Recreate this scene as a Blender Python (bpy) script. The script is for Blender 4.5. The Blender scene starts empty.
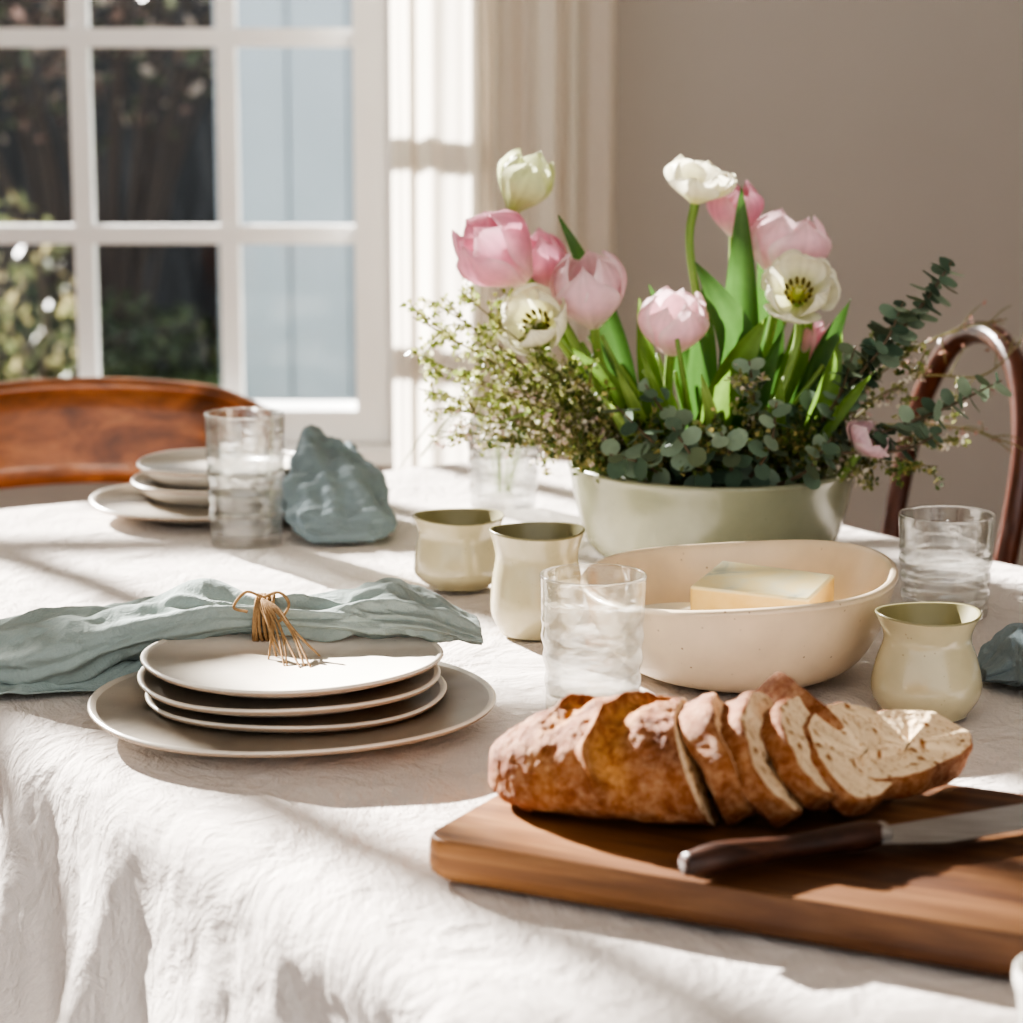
import bpy, math, random
import numpy as np
from mathutils import Vector, Matrix, noise, Euler
random.seed(7)
TZ = 0.75
scene = bpy.context.scene

def lin(r, g, b):
    f = lambda c: (c/255/12.92) if c/255 <= 0.04045 else ((c/255+0.055)/1.055)**2.4
    return (f(r), f(g), f(b), 1.0)

# ---------------------------------------------------------------- helpers
def spline(pts, n):
    P = np.array([list(p) for p in pts], float)
    P = np.vstack([2*P[0]-P[1], P, 2*P[-1]-P[-2]])
    segs = len(P)-3
    out = []
    for i in range(n):
        t = i/(n-1)*segs
        k = min(int(t), segs-1); t -= k
        p0, p1, p2, p3 = P[k:k+4]
        out.append(0.5*((2*p1)+(-p0+p2)*t+(2*p0-5*p1+4*p2-p3)*t*t+(-p0+3*p1-3*p2+p3)*t**3))
    return np.array(out)

class MB:
    def __init__(s):
        s.v = []; s.f = []; s.m = []; s.c = []
    def add(s, verts, faces, mat=0, col=(1, 1, 1, 1)):
        o = len(s.v)
        s.v.extend([tuple(v) for v in verts])
        s.f.extend([tuple(i+o for i in f) for f in faces])
        s.m.extend([mat]*len(faces))
        if isinstance(col, list): s.c.extend(col)
        else: s.c.extend([col]*len(verts))
    def grid(s, rows, mat=0, col=(1, 1, 1, 1), closeu=False, cap=False):
        nr = len(rows); nc = len(rows[0])
        vs = [p for r in rows for p in r]
        fs = []
        for i in range(nr-1):
            for j in range(nc if closeu else nc-1):
                j2 = (j+1) % nc
                fs.append((i*nc+j, i*nc+j2, (i+1)*nc+j2, (i+1)*nc+j))
        if cap:
            fs.append(tuple(reversed(range(nc)))); fs.append(tuple((nr-1)*nc+j for j in range(nc)))
        s.add(vs, fs, mat, col)
    def tube(s, pts, rad, n=16, seg=8, mat=0, col=(1, 1, 1, 1), flat=1.0):
        k = len(pts)
        if not hasattr(rad, '__len__'): rad = [rad]*k
        if len(rad) < k: rad = list(rad)+[rad[-1]]*(k-len(rad))
        P = spline([list(p)+[r] for p, r in zip(pts, rad)], n)
        rows = []
        up = Vector((0.3, 0.2, 1)).normalized()
        for i in range(n):
            a = Vector(P[max(i-1, 0)][:3]); b = Vector(P[min(i+1, n-1)][:3])
            t = (b-a).normalized()
            x = up.cross(t)
            if x.length < 1e-4: x = Vector((1, 0, 0))
            x.normalize(); y = t.cross(x).normalized(); up = y
            c = Vector(P[i][:3]); r = max(P[i][3], 1e-4)
            rows.append([c + x*math.cos(2*math.pi*j/seg)*r + y*math.sin(2*math.pi*j/seg)*r*flat for j in range(seg)])
        s.grid(rows, mat, col, closeu=True, cap=True)
    def lathe(s, prof, n=None, seg=64, c=(0, 0, 0), sx=1, sy=1, wob=None, mat=0, col=(1, 1, 1, 1)):
        P = spline(prof, n) if n else np.array(prof)
        rows = []
        for r, z in P:
            r = max(r, 1e-4)
            row = []
            for j in range(seg):
                a = 2*math.pi*j/seg
                rr, zz = r, z
                if wob: rr, zz = wob(r, z, a)
                row.append((c[0]+rr*math.cos(a)*sx, c[1]+rr*math.sin(a)*sy, c[2]+zz))
            rows.append(row)
        s.grid(rows, mat, col, closeu=True, cap=True)
    def box(s, x0, x1, y0, y1, z0, z1, mat=0, col=(1, 1, 1, 1)):
        v = [(x, y, z) for x in (x0, x1) for y in (y0, y1) for z in (z0, z1)]
        f = [(0, 1, 3, 2), (4, 6, 7, 5), (0, 4, 5, 1), (2, 3, 7, 6), (0, 2, 6, 4), (1, 5, 7, 3)]
        s.add(v, f, mat, col)
    def build(s, name, mats, origin=(0, 0, 0), parent=None, smooth=True, rot=None, bevel=0, subsurf=0):
        """verts are in world space unless rot is given (then local)."""
        me = bpy.data.meshes.new(name)
        o = Vector(origin)
        vs = s.v if rot is not None else [(v[0]-o.x, v[1]-o.y, v[2]-o.z) for v in s.v]
        me.from_pydata(vs, [], s.f)
        for m in mats: me.materials.append(m)
        me.polygons.foreach_set('material_index', s.m)
        me.polygons.foreach_set('use_smooth', [smooth]*len(s.f))
        ca = me.color_attributes.new('Col', 'FLOAT_COLOR', 'POINT')
        ca.data.foreach_set('color', np.array(s.c, dtype=np.float32).ravel())
        me.update()
        ob = bpy.data.objects.new(name, me)
        scene.collection.objects.link(ob)
        ob.location = o
        if rot is not None: ob.rotation_euler = rot
        if bevel:
            m = ob.modifiers.new('bev', 'BEVEL'); m.width = bevel; m.segments = 3; m.limit_method = 'ANGLE'
        if subsurf:
            m = ob.modifiers.new('sub', 'SUBSURF'); m.levels = subsurf; m.render_levels = subsurf
        if parent:
            ob.parent = parent
            ob.matrix_parent_inverse = Matrix.Translation(-Vector(parent.location))
        return ob

def empty(name, loc):
    e = bpy.data.objects.new(name, None); e.location = loc
    e.empty_display_size = 0.05
    scene.collection.objects.link(e); return e

# ---------------------------------------------------------------- materials
def newmat(name):
    m = bpy.data.materials.new(name); m.use_nodes = True
    nt = m.node_tree; b = nt.nodes['Principled BSDF']
    return m, nt, b
def coords(nt, scale=(1, 1, 1), kind='Object'):
    tc = nt.nodes.new('ShaderNodeTexCoord'); mp = nt.nodes.new('ShaderNodeMapping')
    mp.inputs['Scale'].default_value = scale
    nt.links.new(tc.outputs[kind], mp.inputs['Vector']); return mp.outputs['Vector']
def noise_n(nt, vec, scale, detail=4, rough=0.55, dist=0):
    n = nt.nodes.new('ShaderNodeTexNoise')
    n.inputs['Scale'].default_value = scale; n.inputs['Detail'].default_value = detail
    n.inputs['Roughness'].default_value = rough; n.inputs['Distortion'].default_value = dist
    nt.links.new(vec, n.inputs['Vector']); return n.outputs['Fac']
def ramp(nt, fac, stops):
    r = nt.nodes.new('ShaderNodeValToRGB')
    e = r.color_ramp.elements
    while len(e) < len(stops): e.new(0.5)
    for el, (p, c) in zip(e, stops):
        el.position = p; el.color = c
    nt.links.new(fac, r.inputs['Fac']); return r.outputs['Color']
def mix(nt, fac, a, b, mode='MIX'):
    m = nt.nodes.new('ShaderNodeMix'); m.data_type = 'RGBA'; m.blend_type = mode
    for sock, val in ((m.inputs[0], fac), (m.inputs[6], a), (m.inputs[7], b)):
        if isinstance(val, bpy.types.NodeSocket): nt.links.new(val, sock)
        else: sock.default_value = val
    return m.outputs[2]
def bump(nt, b, h, strength, dist, prev=None):
    n = nt.nodes.new('ShaderNodeBump'); n.inputs['Strength'].default_value = strength
    n.inputs['Distance'].default_value = dist
    nt.links.new(h, n.inputs['Height'])
    if prev is not None: nt.links.new(prev, n.inputs['Normal'])
    if b is not None: nt.links.new(n.outputs['Normal'], b.inputs['Normal'])
    return n.outputs['Normal']

def simple(name, col, rough=0.5, var=0.12, nscale=8, bs=0.1, bscale=60, bdist=0.001, spec=0.5, coat=0, scale=(1, 1, 1)):
    m, nt, b = newmat(name)
    v = coords(nt, scale)
    f = noise_n(nt, v, nscale)
    lo = tuple(c*(1-var) for c in col[:3])+(1,); hi = tuple(min(1, c*(1+var)) for c in col[:3])+(1,)
    nt.links.new(ramp(nt, f, [(0.3, lo), (0.7, hi)]), b.inputs['Base Color'])
    b.inputs['Roughness'].default_value = rough
    b.inputs['Specular IOR Level'].default_value = spec
    b.inputs['Coat Weight'].default_value = coat
    b.inputs['Coat Roughness'].default_value = 0.12
    bump(nt, b, noise_n(nt, v, bscale), bs, bdist)
    return m

def ceramic(name, col, rough=0.35, speck=0.5, speck_col=(0.12, 0.08, 0.05, 1), scale=160, thr=0.1, var=0.10, coat=0.0):
    m, nt, b = newmat(name)
    v = coords(nt)
    f = noise_n(nt, v, 18)
    lo = tuple(c*(1-var) for c in col[:3])+(1,); hi = tuple(min(1, c*(1+var)) for c in col[:3])+(1,)
    base = ramp(nt, f, [(0.3, lo), (0.7, hi)])
    vo = nt.nodes.new('ShaderNodeTexVoronoi'); vo.inputs['Scale'].default_value = scale
    nt.links.new(v, vo.inputs['Vector'])
    s = ramp(nt, vo.outputs['Distance'], [(thr, (1, 1, 1, 1)), (thr+0.08, (0, 0, 0, 1))])
    g = ramp(nt, noise_n(nt, v, scale*0.35, 2), [(0.54, (0, 0, 0, 1)), (0.64, (speck, speck, speck, 1))])
    k = mix(nt, 1.0, s, g, 'MULTIPLY')
    nt.links.new(mix(nt, k, base, speck_col), b.inputs['Base Color'])
    b.inputs['Roughness'].default_value = rough
    b.inputs['Coat Weight'].default_value = coat; b.inputs['Coat Roughness'].default_value = 0.08
    bump(nt, b, noise_n(nt, v, 30, 3), 0.3, 0.002)
    return m

def linen(name, col, wr=0.6, wscale=9, rough=0.95, weave=900, wd=0.012, med=0.8, stretch=(1, 1, 1), dist=1.2):
    m, nt, b = newmat(name)
    v = coords(nt)
    vs = coords(nt, stretch)
    f = noise_n(nt, v, 6, 5)
    f2 = noise_n(nt, coords(nt, (1, 12, 1)), 90, 3)
    f3 = noise_n(nt, coords(nt, (12, 1, 12)), 90, 3)
    lo = tuple(c*0.93 for c in col[:3])+(1,); hi = tuple(min(1, c*1.05) for c in col[:3])+(1,)
    c1 = ramp(nt, f, [(0.3, lo), (0.7, hi)])
    c2 = ramp(nt, f2, [(0.25, (0.86, 0.86, 0.86, 1)), (0.65, (1, 1, 1, 1))])
    c3 = ramp(nt, f3, [(0.25, (0.88, 0.88, 0.88, 1)), (0.65, (1, 1, 1, 1))])
    nt.links.new(mix(nt, 0.6, mix(nt, 0.6, c1, c2, 'MULTIPLY'), c3, 'MULTIPLY'), b.inputs['Base Color'])
    b.inputs['Roughness'].default_value = rough
    b.inputs['Specular IOR Level'].default_value = 0.1
    b.inputs['Sheen Weight'].default_value = 0.1
    big = noise_n(nt, vs, wscale, 5, 0.6, dist)
    medn = noise_n(nt, vs, wscale*4, 4, 0.6, dist*1.5)
    fine = noise_n(nt, coords(nt, (1, 3, 1)), weave*0.5, 2)
    n1 = bump(nt, None, big, wr, wd)
    n2 = bump(nt, None, medn, wr*med, wd*0.25, n1)
    bump(nt, b, fine, 0.5, 0.0008, n2)
    return m

def wood(name, dark, mid, light, scale=(2, 30, 30), rough=0.4, coat=0.0, ns=2.0, grad=None):
    m, nt, b = newmat(name)
    v = coords(nt, scale)
    f = noise_n(nt, v, ns, 6, 0.6, 0.8)
    c = ramp(nt, f, [(0.32, dark), (0.5, mid), (0.68, light)])
    f2 = noise_n(nt, coords(nt, tuple(s*4 for s in scale)), ns, 3)
    c = mix(nt, 0.5, c, ramp(nt, f2, [(0.3, (0.6, 0.6, 0.6, 1)), (0.6, (1, 1, 1, 1))]), 'MULTIPLY')
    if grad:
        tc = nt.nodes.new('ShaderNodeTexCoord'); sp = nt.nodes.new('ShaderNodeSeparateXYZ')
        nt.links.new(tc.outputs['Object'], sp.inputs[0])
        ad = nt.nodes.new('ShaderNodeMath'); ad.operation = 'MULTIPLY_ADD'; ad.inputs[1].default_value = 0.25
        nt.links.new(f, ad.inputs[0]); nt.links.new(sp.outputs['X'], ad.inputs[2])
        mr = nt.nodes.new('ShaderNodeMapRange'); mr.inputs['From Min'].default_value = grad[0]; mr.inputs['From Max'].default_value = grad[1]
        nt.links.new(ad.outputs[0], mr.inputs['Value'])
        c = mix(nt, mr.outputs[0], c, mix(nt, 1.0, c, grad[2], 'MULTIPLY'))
    nt.links.new(c, b.inputs['Base Color'])
    b.inputs['Roughness'].default_value = rough
    b.inputs['Coat Weight'].default_value = coat
    bump(nt, b, f2, 0.15, 0.001)
    return m

def plant(name, transl=0.35, rough=0.5, spec=0.3):
    m, nt, b = newmat(name)
    at = nt.nodes.new('ShaderNodeAttribute'); at.attribute_name = 'Col'
    f = noise_n(nt, coords(nt, (1, 1, 1)), 160, 3)
    c = mix(nt, 0.6, at.outputs['Color'], ramp(nt, f, [(0.25, (0.85, 0.85, 0.85, 1)), (0.7, (1, 1, 1, 1))]), 'MULTIPLY')
    nt.links.new(c, b.inputs['Base Color'])
    b.inputs['Roughness'].default_value = rough; b.inputs['Specular IOR Level'].default_value = spec
    tr = nt.nodes.new('ShaderNodeBsdfTranslucent'); nt.links.new(c, tr.inputs['Color'])
    ms = nt.nodes.new('ShaderNodeMixShader'); ms.inputs[0].default_value = transl
    nt.links.new(b.outputs[0], ms.inputs[1]); nt.links.new(tr.outputs[0], ms.inputs[2])
    nt.links.new(ms.outputs[0], nt.nodes['Material Output'].inputs['Surface'])
    return m

def glassmat(name, tint=(0.985, 0.995, 0.99, 1), refr=0.4, f0=0.05, gain=0.8, bmp=0.25):
    """thin clear glass: straight transmission + facing-dependent mirror + a little true refraction"""
    m, nt, b = newmat(name); nt.nodes.remove(b)
    tr = nt.nodes.new('ShaderNodeBsdfTransparent'); tr.inputs[0].default_value = tint
    gl = nt.nodes.new('ShaderNodeBsdfGlossy'); gl.inputs['Roughness'].default_value = 0.04
    lw = nt.nodes.new('ShaderNodeLayerWeight'); lw.inputs['Blend'].default_value = 0.5
    pw = nt.nodes.new('ShaderNodeMath'); pw.operation = 'POWER'; pw.inputs[1].default_value = 3.0
    mu = nt.nodes.new('ShaderNodeMath'); mu.operation = 'MULTIPLY_ADD'; mu.inputs[1].default_value = gain; mu.inputs[2].default_value = f0
    nt.links.new(lw.outputs['Facing'], pw.inputs[0]); nt.links.new(pw.outputs[0], mu.inputs[0])
    if bmp:
        bp = nt.nodes.new('ShaderNodeBump'); bp.inputs['Strength'].default_value = bmp; bp.inputs['Distance'].default_value = 0.002
        nt.links.new(noise_n(nt, coords(nt, (1, 1, 2.6)), 45, 2), bp.inputs['Height'])
        nt.links.new(bp.outputs[0], gl.inputs['Normal']); nt.links.new(bp.outputs[0], lw.inputs['Normal'])
    m1 = nt.nodes.new('ShaderNodeMixShader'); nt.links.new(mu.outputs[0], m1.inputs[0])
    nt.links.new(tr.outputs[0], m1.inputs[1]); nt.links.new(gl.outputs[0], m1.inputs[2])
    last = m1
    if refr:
        gs = nt.nodes.new('ShaderNodeBsdfGlass'); gs.inputs['IOR'].default_value = 1.45; gs.inputs['Roughness'].default_value = 0.0
        if bmp: nt.links.new(bp.outputs[0], gs.inputs['Normal'])
        last = nt.nodes.new('ShaderNodeMixShader'); last.inputs[0].default_value = refr
        nt.links.new(m1.outputs[0], last.inputs[1]); nt.links.new(gs.outputs[0], last.inputs[2])
    nt.links.new(last.outputs[0], nt.nodes['Material Output'].inputs['Surface'])
    return m

M_wall = simple('wall_paint', lin(182, 176, 168), 0.9, 0.03, 2, 0.1, 200)
M_ceil = simple('ceiling_paint', lin(235, 230, 222), 0.9, 0.02, 2)
M_white = simple('white_trim_paint', lin(238, 238, 236), 0.45, 0.02, 4)
M_floor = wood('oak_floor', lin(95, 65, 42), lin(135, 98, 66), lin(165, 125, 88), (1.2, 14, 1), 0.45)
M_cloth = linen('tablecloth_linen', lin(226, 217, 210), 0.85, 8, wd=0.017, med=1.0, stretch=(1, 0.7, 0.8), dist=1.1)
M_nap = linen('napkin_linen', lin(156, 168, 163), 0.5, 18, wd=0.009, med=0.8)
M_nap2 = linen('napkin_linen_blue', lin(138, 153, 158), 0.6, 20, wd=0.010, med=0.8)
M_plate = ceramic('plate_glaze', lin(222, 213, 200), 0.3, 0.3, scale=220)
M_rim = simple('plate_edge', lin(172, 152, 132), 0.5)
M_cup = ceramic('sage_cup_glaze', lin(188, 179, 148), 0.22, 0.4, scale=260, coat=0.5)
M_cupin = simple('sage_cup_inside', lin(134, 128, 96), 0.3)
M_salt = ceramic('salt_bowl_glaze', lin(226, 222, 214), 0.3, 0.2, scale=260)
M_cream = ceramic('cream_bowl_glaze', lin(218, 199, 172), 0.32, 0.7, lin(122, 90, 62), scale=150, thr=0.08, coat=0.25)
M_green = ceramic('green_planter_glaze', lin(142, 144, 120), 0.25, 0.3, scale=200, coat=0.4)
M_glass = glassmat('clear_glass', refr=0.30, f0=0.05, gain=0.85, bmp=0.4)
M_pane = glassmat('window_pane_glass', (1, 1, 1, 1), 0.0, 0.02, 0.5, 0)
M_chair = wood('chair_wood', lin(88, 48, 24), lin(132, 78, 42), lin(166, 106, 62), (6, 3, 14), 0.3, 0.35, 1.6)
M_hoop = wood('bentwood_dark', lin(50, 24, 16), lin(82, 42, 28), lin(110, 60, 40), (6, 6, 3), 0.3, 0.4)
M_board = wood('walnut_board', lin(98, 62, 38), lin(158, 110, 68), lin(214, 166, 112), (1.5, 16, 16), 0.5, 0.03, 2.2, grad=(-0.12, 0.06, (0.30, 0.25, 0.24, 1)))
M_knifeh = wood('knife_handle_wood', lin(36, 22, 16), lin(64, 38, 28), lin(86, 54, 38), (8, 40, 40), 0.4)
M_twine = simple('jute_twine', lin(164, 134, 100), 0.95, 0.25, 300, 0.5, 900, spec=0.1)
M_petal = plant('petal', 0.42, 0.5, 0.25)
M_leaf = plant('leaf', 0.35, 0.42, 0.4)
M_stem = plant('stem', 0.15, 0.45, 0.4)
M_euc = plant('eucalyptus_leaf', 0.12, 0.6, 0.25)
M_soil = simple('floral_base', lin(38, 44, 28), 0.95, 0.4, 60)

m, nt, b = newmat('sheer_curtain'); M_curt = m
b.inputs['Base Color'].default_value = lin(230, 224, 214); b.inputs['Roughness'].default_value = 0.95
b.inputs['Specular IOR Level'].default_value = 0.05
tr = nt.nodes.new('ShaderNodeBsdfTranslucent'); tr.inputs[0].default_value = lin(244, 237, 226)
ms = nt.nodes.new('ShaderNodeMixShader'); ms.inputs[0].default_value = 0.5
nt.links.new(b.outputs[0], ms.inputs[1]); nt.links.new(tr.outputs[0], ms.inputs[2]); nt.links.new(ms.outputs[0], nt.nodes['Material Output'].inputs['Surface'])
bump(nt, b, noise_n(nt, coords(nt, (60, 60, 3)), 8), 0.3, 0.003)

m, nt, b = newmat('steel_blade'); M_steel = m
b.inputs['Metallic'].default_value = 1; b.inputs['Roughness'].default_value = 0.28
nt.links.new(ramp(nt, noise_n(nt, coords(nt, (1, 20, 1)), 20), [(0.3, (0.35, 0.34, 0.33, 1)), (0.7, (0.6, 0.6, 0.6, 1))]), b.inputs['Base Color'])

# bread crust : Col.r = score mask
m, nt, b = newmat('bread_crust'); M_crust = m
at = nt.nodes.new('ShaderNodeAttribute'); at.attribute_name = 'Col'
v = coords(nt)
c = ramp(nt, noise_n(nt, v, 30, 8, 0.7), [(0.30, lin(80, 40, 20)), (0.46, lin(142, 80, 42)), (0.68, lin(184, 122, 72))])
fl = ramp(nt, noise_n(nt, v, 120, 12, 0.9), [(0.48, (0, 0, 0, 1)), (0.66, (0.6, 0.6, 0.6, 1))])
c = mix(nt, fl, c, lin(214, 188, 158))
sp = nt.nodes.new('ShaderNodeSeparateColor'); nt.links.new(at.outputs['Color'], sp.inputs[0])
sc = ramp(nt, noise_n(nt, v, 120, 7, 0.8), [(0.38, lin(150, 84, 40)), (0.62, lin(222, 164, 100))])
c = mix(nt, sp.outputs[0], c, sc)
nt.links.new(c, b.inputs['Base Color']); b.inputs['Roughness'].default_value = 0.72; b.inputs['Specular IOR Level'].default_value = 0.35
n1 = bump(nt, None, noise_n(nt, v, 90, 8, 0.8), 0.85, 0.004)
bump(nt, b, noise_n(nt, v, 420, 4), 0.6, 0.001, n1)
# crumb
m, nt, b = newmat('bread_crumb'); M_crumb = m
v = coords(nt)
vo = nt.nodes.new('ShaderNodeTexVoronoi'); vo.inputs['Scale'].default_value = 260; nt.links.new(v, vo.inputs['Vector'])
mp = nt.nodes.new('ShaderNodeVectorMath'); mp.operation = 'ADD'
nz_ = nt.nodes.new('ShaderNodeTexNoise'); nz_.inputs['Scale'].default_value = 60; nt.links.new(v, nz_.inputs['Vector'])
sc_ = nt.nodes.new('ShaderNodeVectorMath'); sc_.operation = 'SCALE'; sc_.inputs['Scale'].default_value = 0.016
nt.links.new(nz_.outputs['Color'], sc_.inputs[0]); nt.links.new(v, mp.inputs[0]); nt.links.new(sc_.outputs[0], mp.inputs[1])
vo2 = nt.nodes.new('ShaderNodeTexVoronoi'); vo2.inputs['Scale'].default_value = 100; nt.links.new(mp.outputs[0], vo2.inputs['Vector'])
c = ramp(nt, vo.outputs['Distance'], [(0.08, lin(200, 162, 120)), (0.4, lin(236, 210, 174))])
c2 = ramp(nt, vo2.outputs['Distance'], [(0.14, lin(158, 116, 78)), (0.32, (1, 1, 1, 1))])
nt.links.new(mix(nt, 1.0, c, c2, 'MULTIPLY'), b.inputs['Base Color']); b.inputs['Roughness'].default_value = 0.9
b.inputs['Specular IOR Level'].default_value = 0.1
n1 = bump(nt, None, vo.outputs['Distance'], 0.5, 0.0012)
bump(nt, b, vo2.outputs['Distance'], 0.6, 0.0030, n1)
# butter
m, nt, b = newmat('butter'); M_cheese = m
v = coords(nt)
tc = nt.nodes.new('ShaderNodeTexCoord'); sp = nt.nodes.new('ShaderNodeSeparateXYZ'); nt.links.new(tc.outputs['Object'], sp.inputs[0])
side = ramp(nt, noise_n(nt, v, 40), [(0.3, lin(232, 196, 124)), (0.7, lin(242, 214, 152))])
top = ramp(nt, noise_n(nt, v, 24, 3, 0.5, 1), [(0.40, lin(244, 226, 172)), (0.58, lin(234, 226, 192)), (0.72, lin(166, 178, 168))])
mr = nt.nodes.new('ShaderNodeMapRange'); mr.inputs['From Min'].default_value = 0.0088; mr.inputs['From Max'].default_value = 0.0105
nt.links.new(sp.outputs['Z'], mr.inputs['Value'])
nt.links.new(mix(nt, mr.outputs[0], side, top), b.inputs['Base Color']); b.inputs['Roughness'].default_value = 0.4
M_brie = simple('brie_rind', lin(236, 228, 208), 0.7, 0.05, 40, 0.3, 90)

# ---------------------------------------------------------------- room
mb = MB(); mb.box(-4, 3.0, -1.5, 4.15, -0.05, 0); mb.build('floor', [M_floor], smooth=False)
OX0, OX1, OZ0, OZ1 = -2.95, -0.20, 0.55, 2.86
mb = MB()
mb.box(-4, OX0, 4.0, 4.15, 0, 3.1); mb.box(OX1, 3.0, 4.0, 4.15, 0, 3.1)
mb.box(OX0, OX1, 4.0, 4.15, 0, OZ0); mb.box(OX0, OX1, 4.0, 4.15, OZ1, 3.1)
mb.build('wall_back', [M_wall], smooth=False)
mb = MB(); mb.box(-4.1, -4, -1.5, 4.15, 0, 3.1); mb.build('wall_left', [M_wall], smooth=False)  # unseen side walls and ceiling, added to cut the ambient light
mb = MB(); mb.box(3.0, 3.1, -1.5, 4.15, 0, 3.1); mb.build('wall_right', [M_wall], smooth=False)
mb = MB(); mb.box(-4.1, 3.1, -1.5, 4.15, 3.1, 3.2); mb.build('ceiling', [M_ceil], smooth=False)
mb = MB(); mb.box(-4, 3.0, 3.98, 3.999, 0.0, 0.12); mb.build('baseboard_back', [M_white], smooth=False)

win = empty('window_1', (-1.55, 4.06, 1.7))
mb = MB()
mb.box(OX1-0.06, OX1-0.0005, 4.002, 4.13, OZ0+0.001, OZ1-0.001); mb.box(OX0+0.0005, OX0+0.05, 4.002, 4.13, OZ0+0.001, OZ1-0.001)
mb.box(OX0+0.05, OX1-0.06, 4.004, 4.128, OZ1-0.04, OZ1-0.001); mb.box(OX0+0.05, OX1-0.06, 4.004, 4.128, OZ0+0.001, OZ0+0.055)
xs = [-0.229-0.245*k for k in range(1, 11)]
for x in xs: mb.box(x-0.016, x+0.016, 4.05, 4.085, OZ0+0.05, OZ1-0.035)
zs = [TZ+0.1465+0.325*k for k in range(0, 6)]
for z in zs: mb.box(OX0+0.045, OX1-0.055, 4.045, 4.08, z-0.0155, z+0.0155)
mb.build('frame', [M_white], parent=win, smooth=False)
mb = MB(); mb.box(OX0-0.05, OX1+0.05, 3.94, 3.998, OZ0-0.03, OZ0); mb.box(OX1, OX1+0.05, 3.975, 3.998, OZ0+0.0005, OZ1); mb.box(OX0-0.05, OX0, 3.975, 3.998, OZ0+0.0005, OZ1)
mb.build('sill_and_casing', [M_white], parent=win, smooth=False, bevel=0.003)
mb = MB(); mb.add([(OX0+0.05, 4.066, OZ0+0.05), (OX1-0.06, 4.066, OZ0+0.05), (OX1-0.06, 4.066, OZ1-0.04), (OX0+0.05, 4.066, OZ1-0.04)], [(0, 1, 2, 3)]); mb.build('glass', [M_pane], parent=win, smooth=False)

# curtains
CY = 3.74
def curtain(name, x0, x1, y, folds, seed, amp=0.028):
    rows = []
    nz, nx = 50, 260
    for i in range(nz+1):
        t = i/nz; z = 0.02 + t*2.93
        row = []
        for j in range(nx+1):
            u = j/nx
            ph = folds*2*math.pi*u + 1.8*noise.noise(Vector((u*3, t*1.2, seed)))
            a = amp*(0.6+0.5*noise.noise(Vector((u*5, t*0.8, seed+5))))
            row.append((x0+(x1-x0)*u + 0.012*math.sin(ph*0.5+1), y + a*math.sin(ph) + 0.3*a*math.sin(ph*2.3+1) + 0.01*noise.noise(Vector((u*12, t*3, seed))), z))
        rows.append(row)
    mb = MB(); mb.grid(rows); return mb.build(name, [M_curt], origin=((x0+x1)/2, y, 1.5))
curtain('curtain', -0.195, 0.15, CY, 6, 1.0)
curtain('curtain', -3.4, -2.75, CY, 8, 4.0)  # off-view left panel, added to block part of the sunlight
mb = MB(); mb.tube([(-3.6, CY, 2.97), (-1.5, CY, 2.97), (0.5, CY, 2.97)], 0.012, 4, 12)
for x in (-3.5, -1.5, 0.4): mb.box(x-0.008, x+0.008, CY, 4.0, 2.962, 2.978)
mb.build('curtain_rod', [M_hoop], origin=(-1.5, CY, 2.97))

# ---------------------------------------------------------------- garden
M_grass = simple('lawn_grass', lin(80, 98, 58), 0.95, 0.35, 3, 0.5, 40, 0.05)
M_fence = wood('fence_wood', lin(40, 41, 44), lin(58, 59, 62), lin(82, 82, 84), (5, 5, 0.8), 0.9)
M_shed = simple('painted_siding', lin(158, 172, 188), 0.7, 0.04, 3)
mb = MB(); mb.box(-20, 10, 4.3, 30, -0.4, -0.3); mb.build('lawn', [M_grass], smooth=False)
mb = MB()
x = -12
while x < 3:
    mb.box(x, x+0.146, 12+random.uniform(0, .01), 12.03, -0.3, 2.2+random.uniform(-0.03, 0.03)); x += 0.15
mb.box(-12, 3, 12.031, 12.05, -0.3, 2.1)
mb.box(-12, 3, 12.05, 12.1, 0.2, 0.3); mb.box(-12, 3, 12.05, 12.1, 1.5, 1.6)
mb.build('garden_fence', [M_fence], origin=(-3.5, 12, 0.8), smooth=False)
mb = MB()
x = -0.93
while x < 2.0:
    mb.box(x, x+0.19, 8.0, 8.03, -0.3, 3.2); x += 0.2
mb.box(-0.93, 2.0, 8.03, 9.8, -0.3, 3.2); mb.box(-1.0, 2.1, 7.9, 9.9, 3.2, 3.3)
mb.box(-0.97, -0.91, 7.98, 8.04, -0.3, 3.2)
mb.build('shed_stand_in', [M_shed], origin=(0.5, 8.9, 1.4), smooth=False)  # invented shed, stands in for the pale bluish shape behind the right pane

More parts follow.
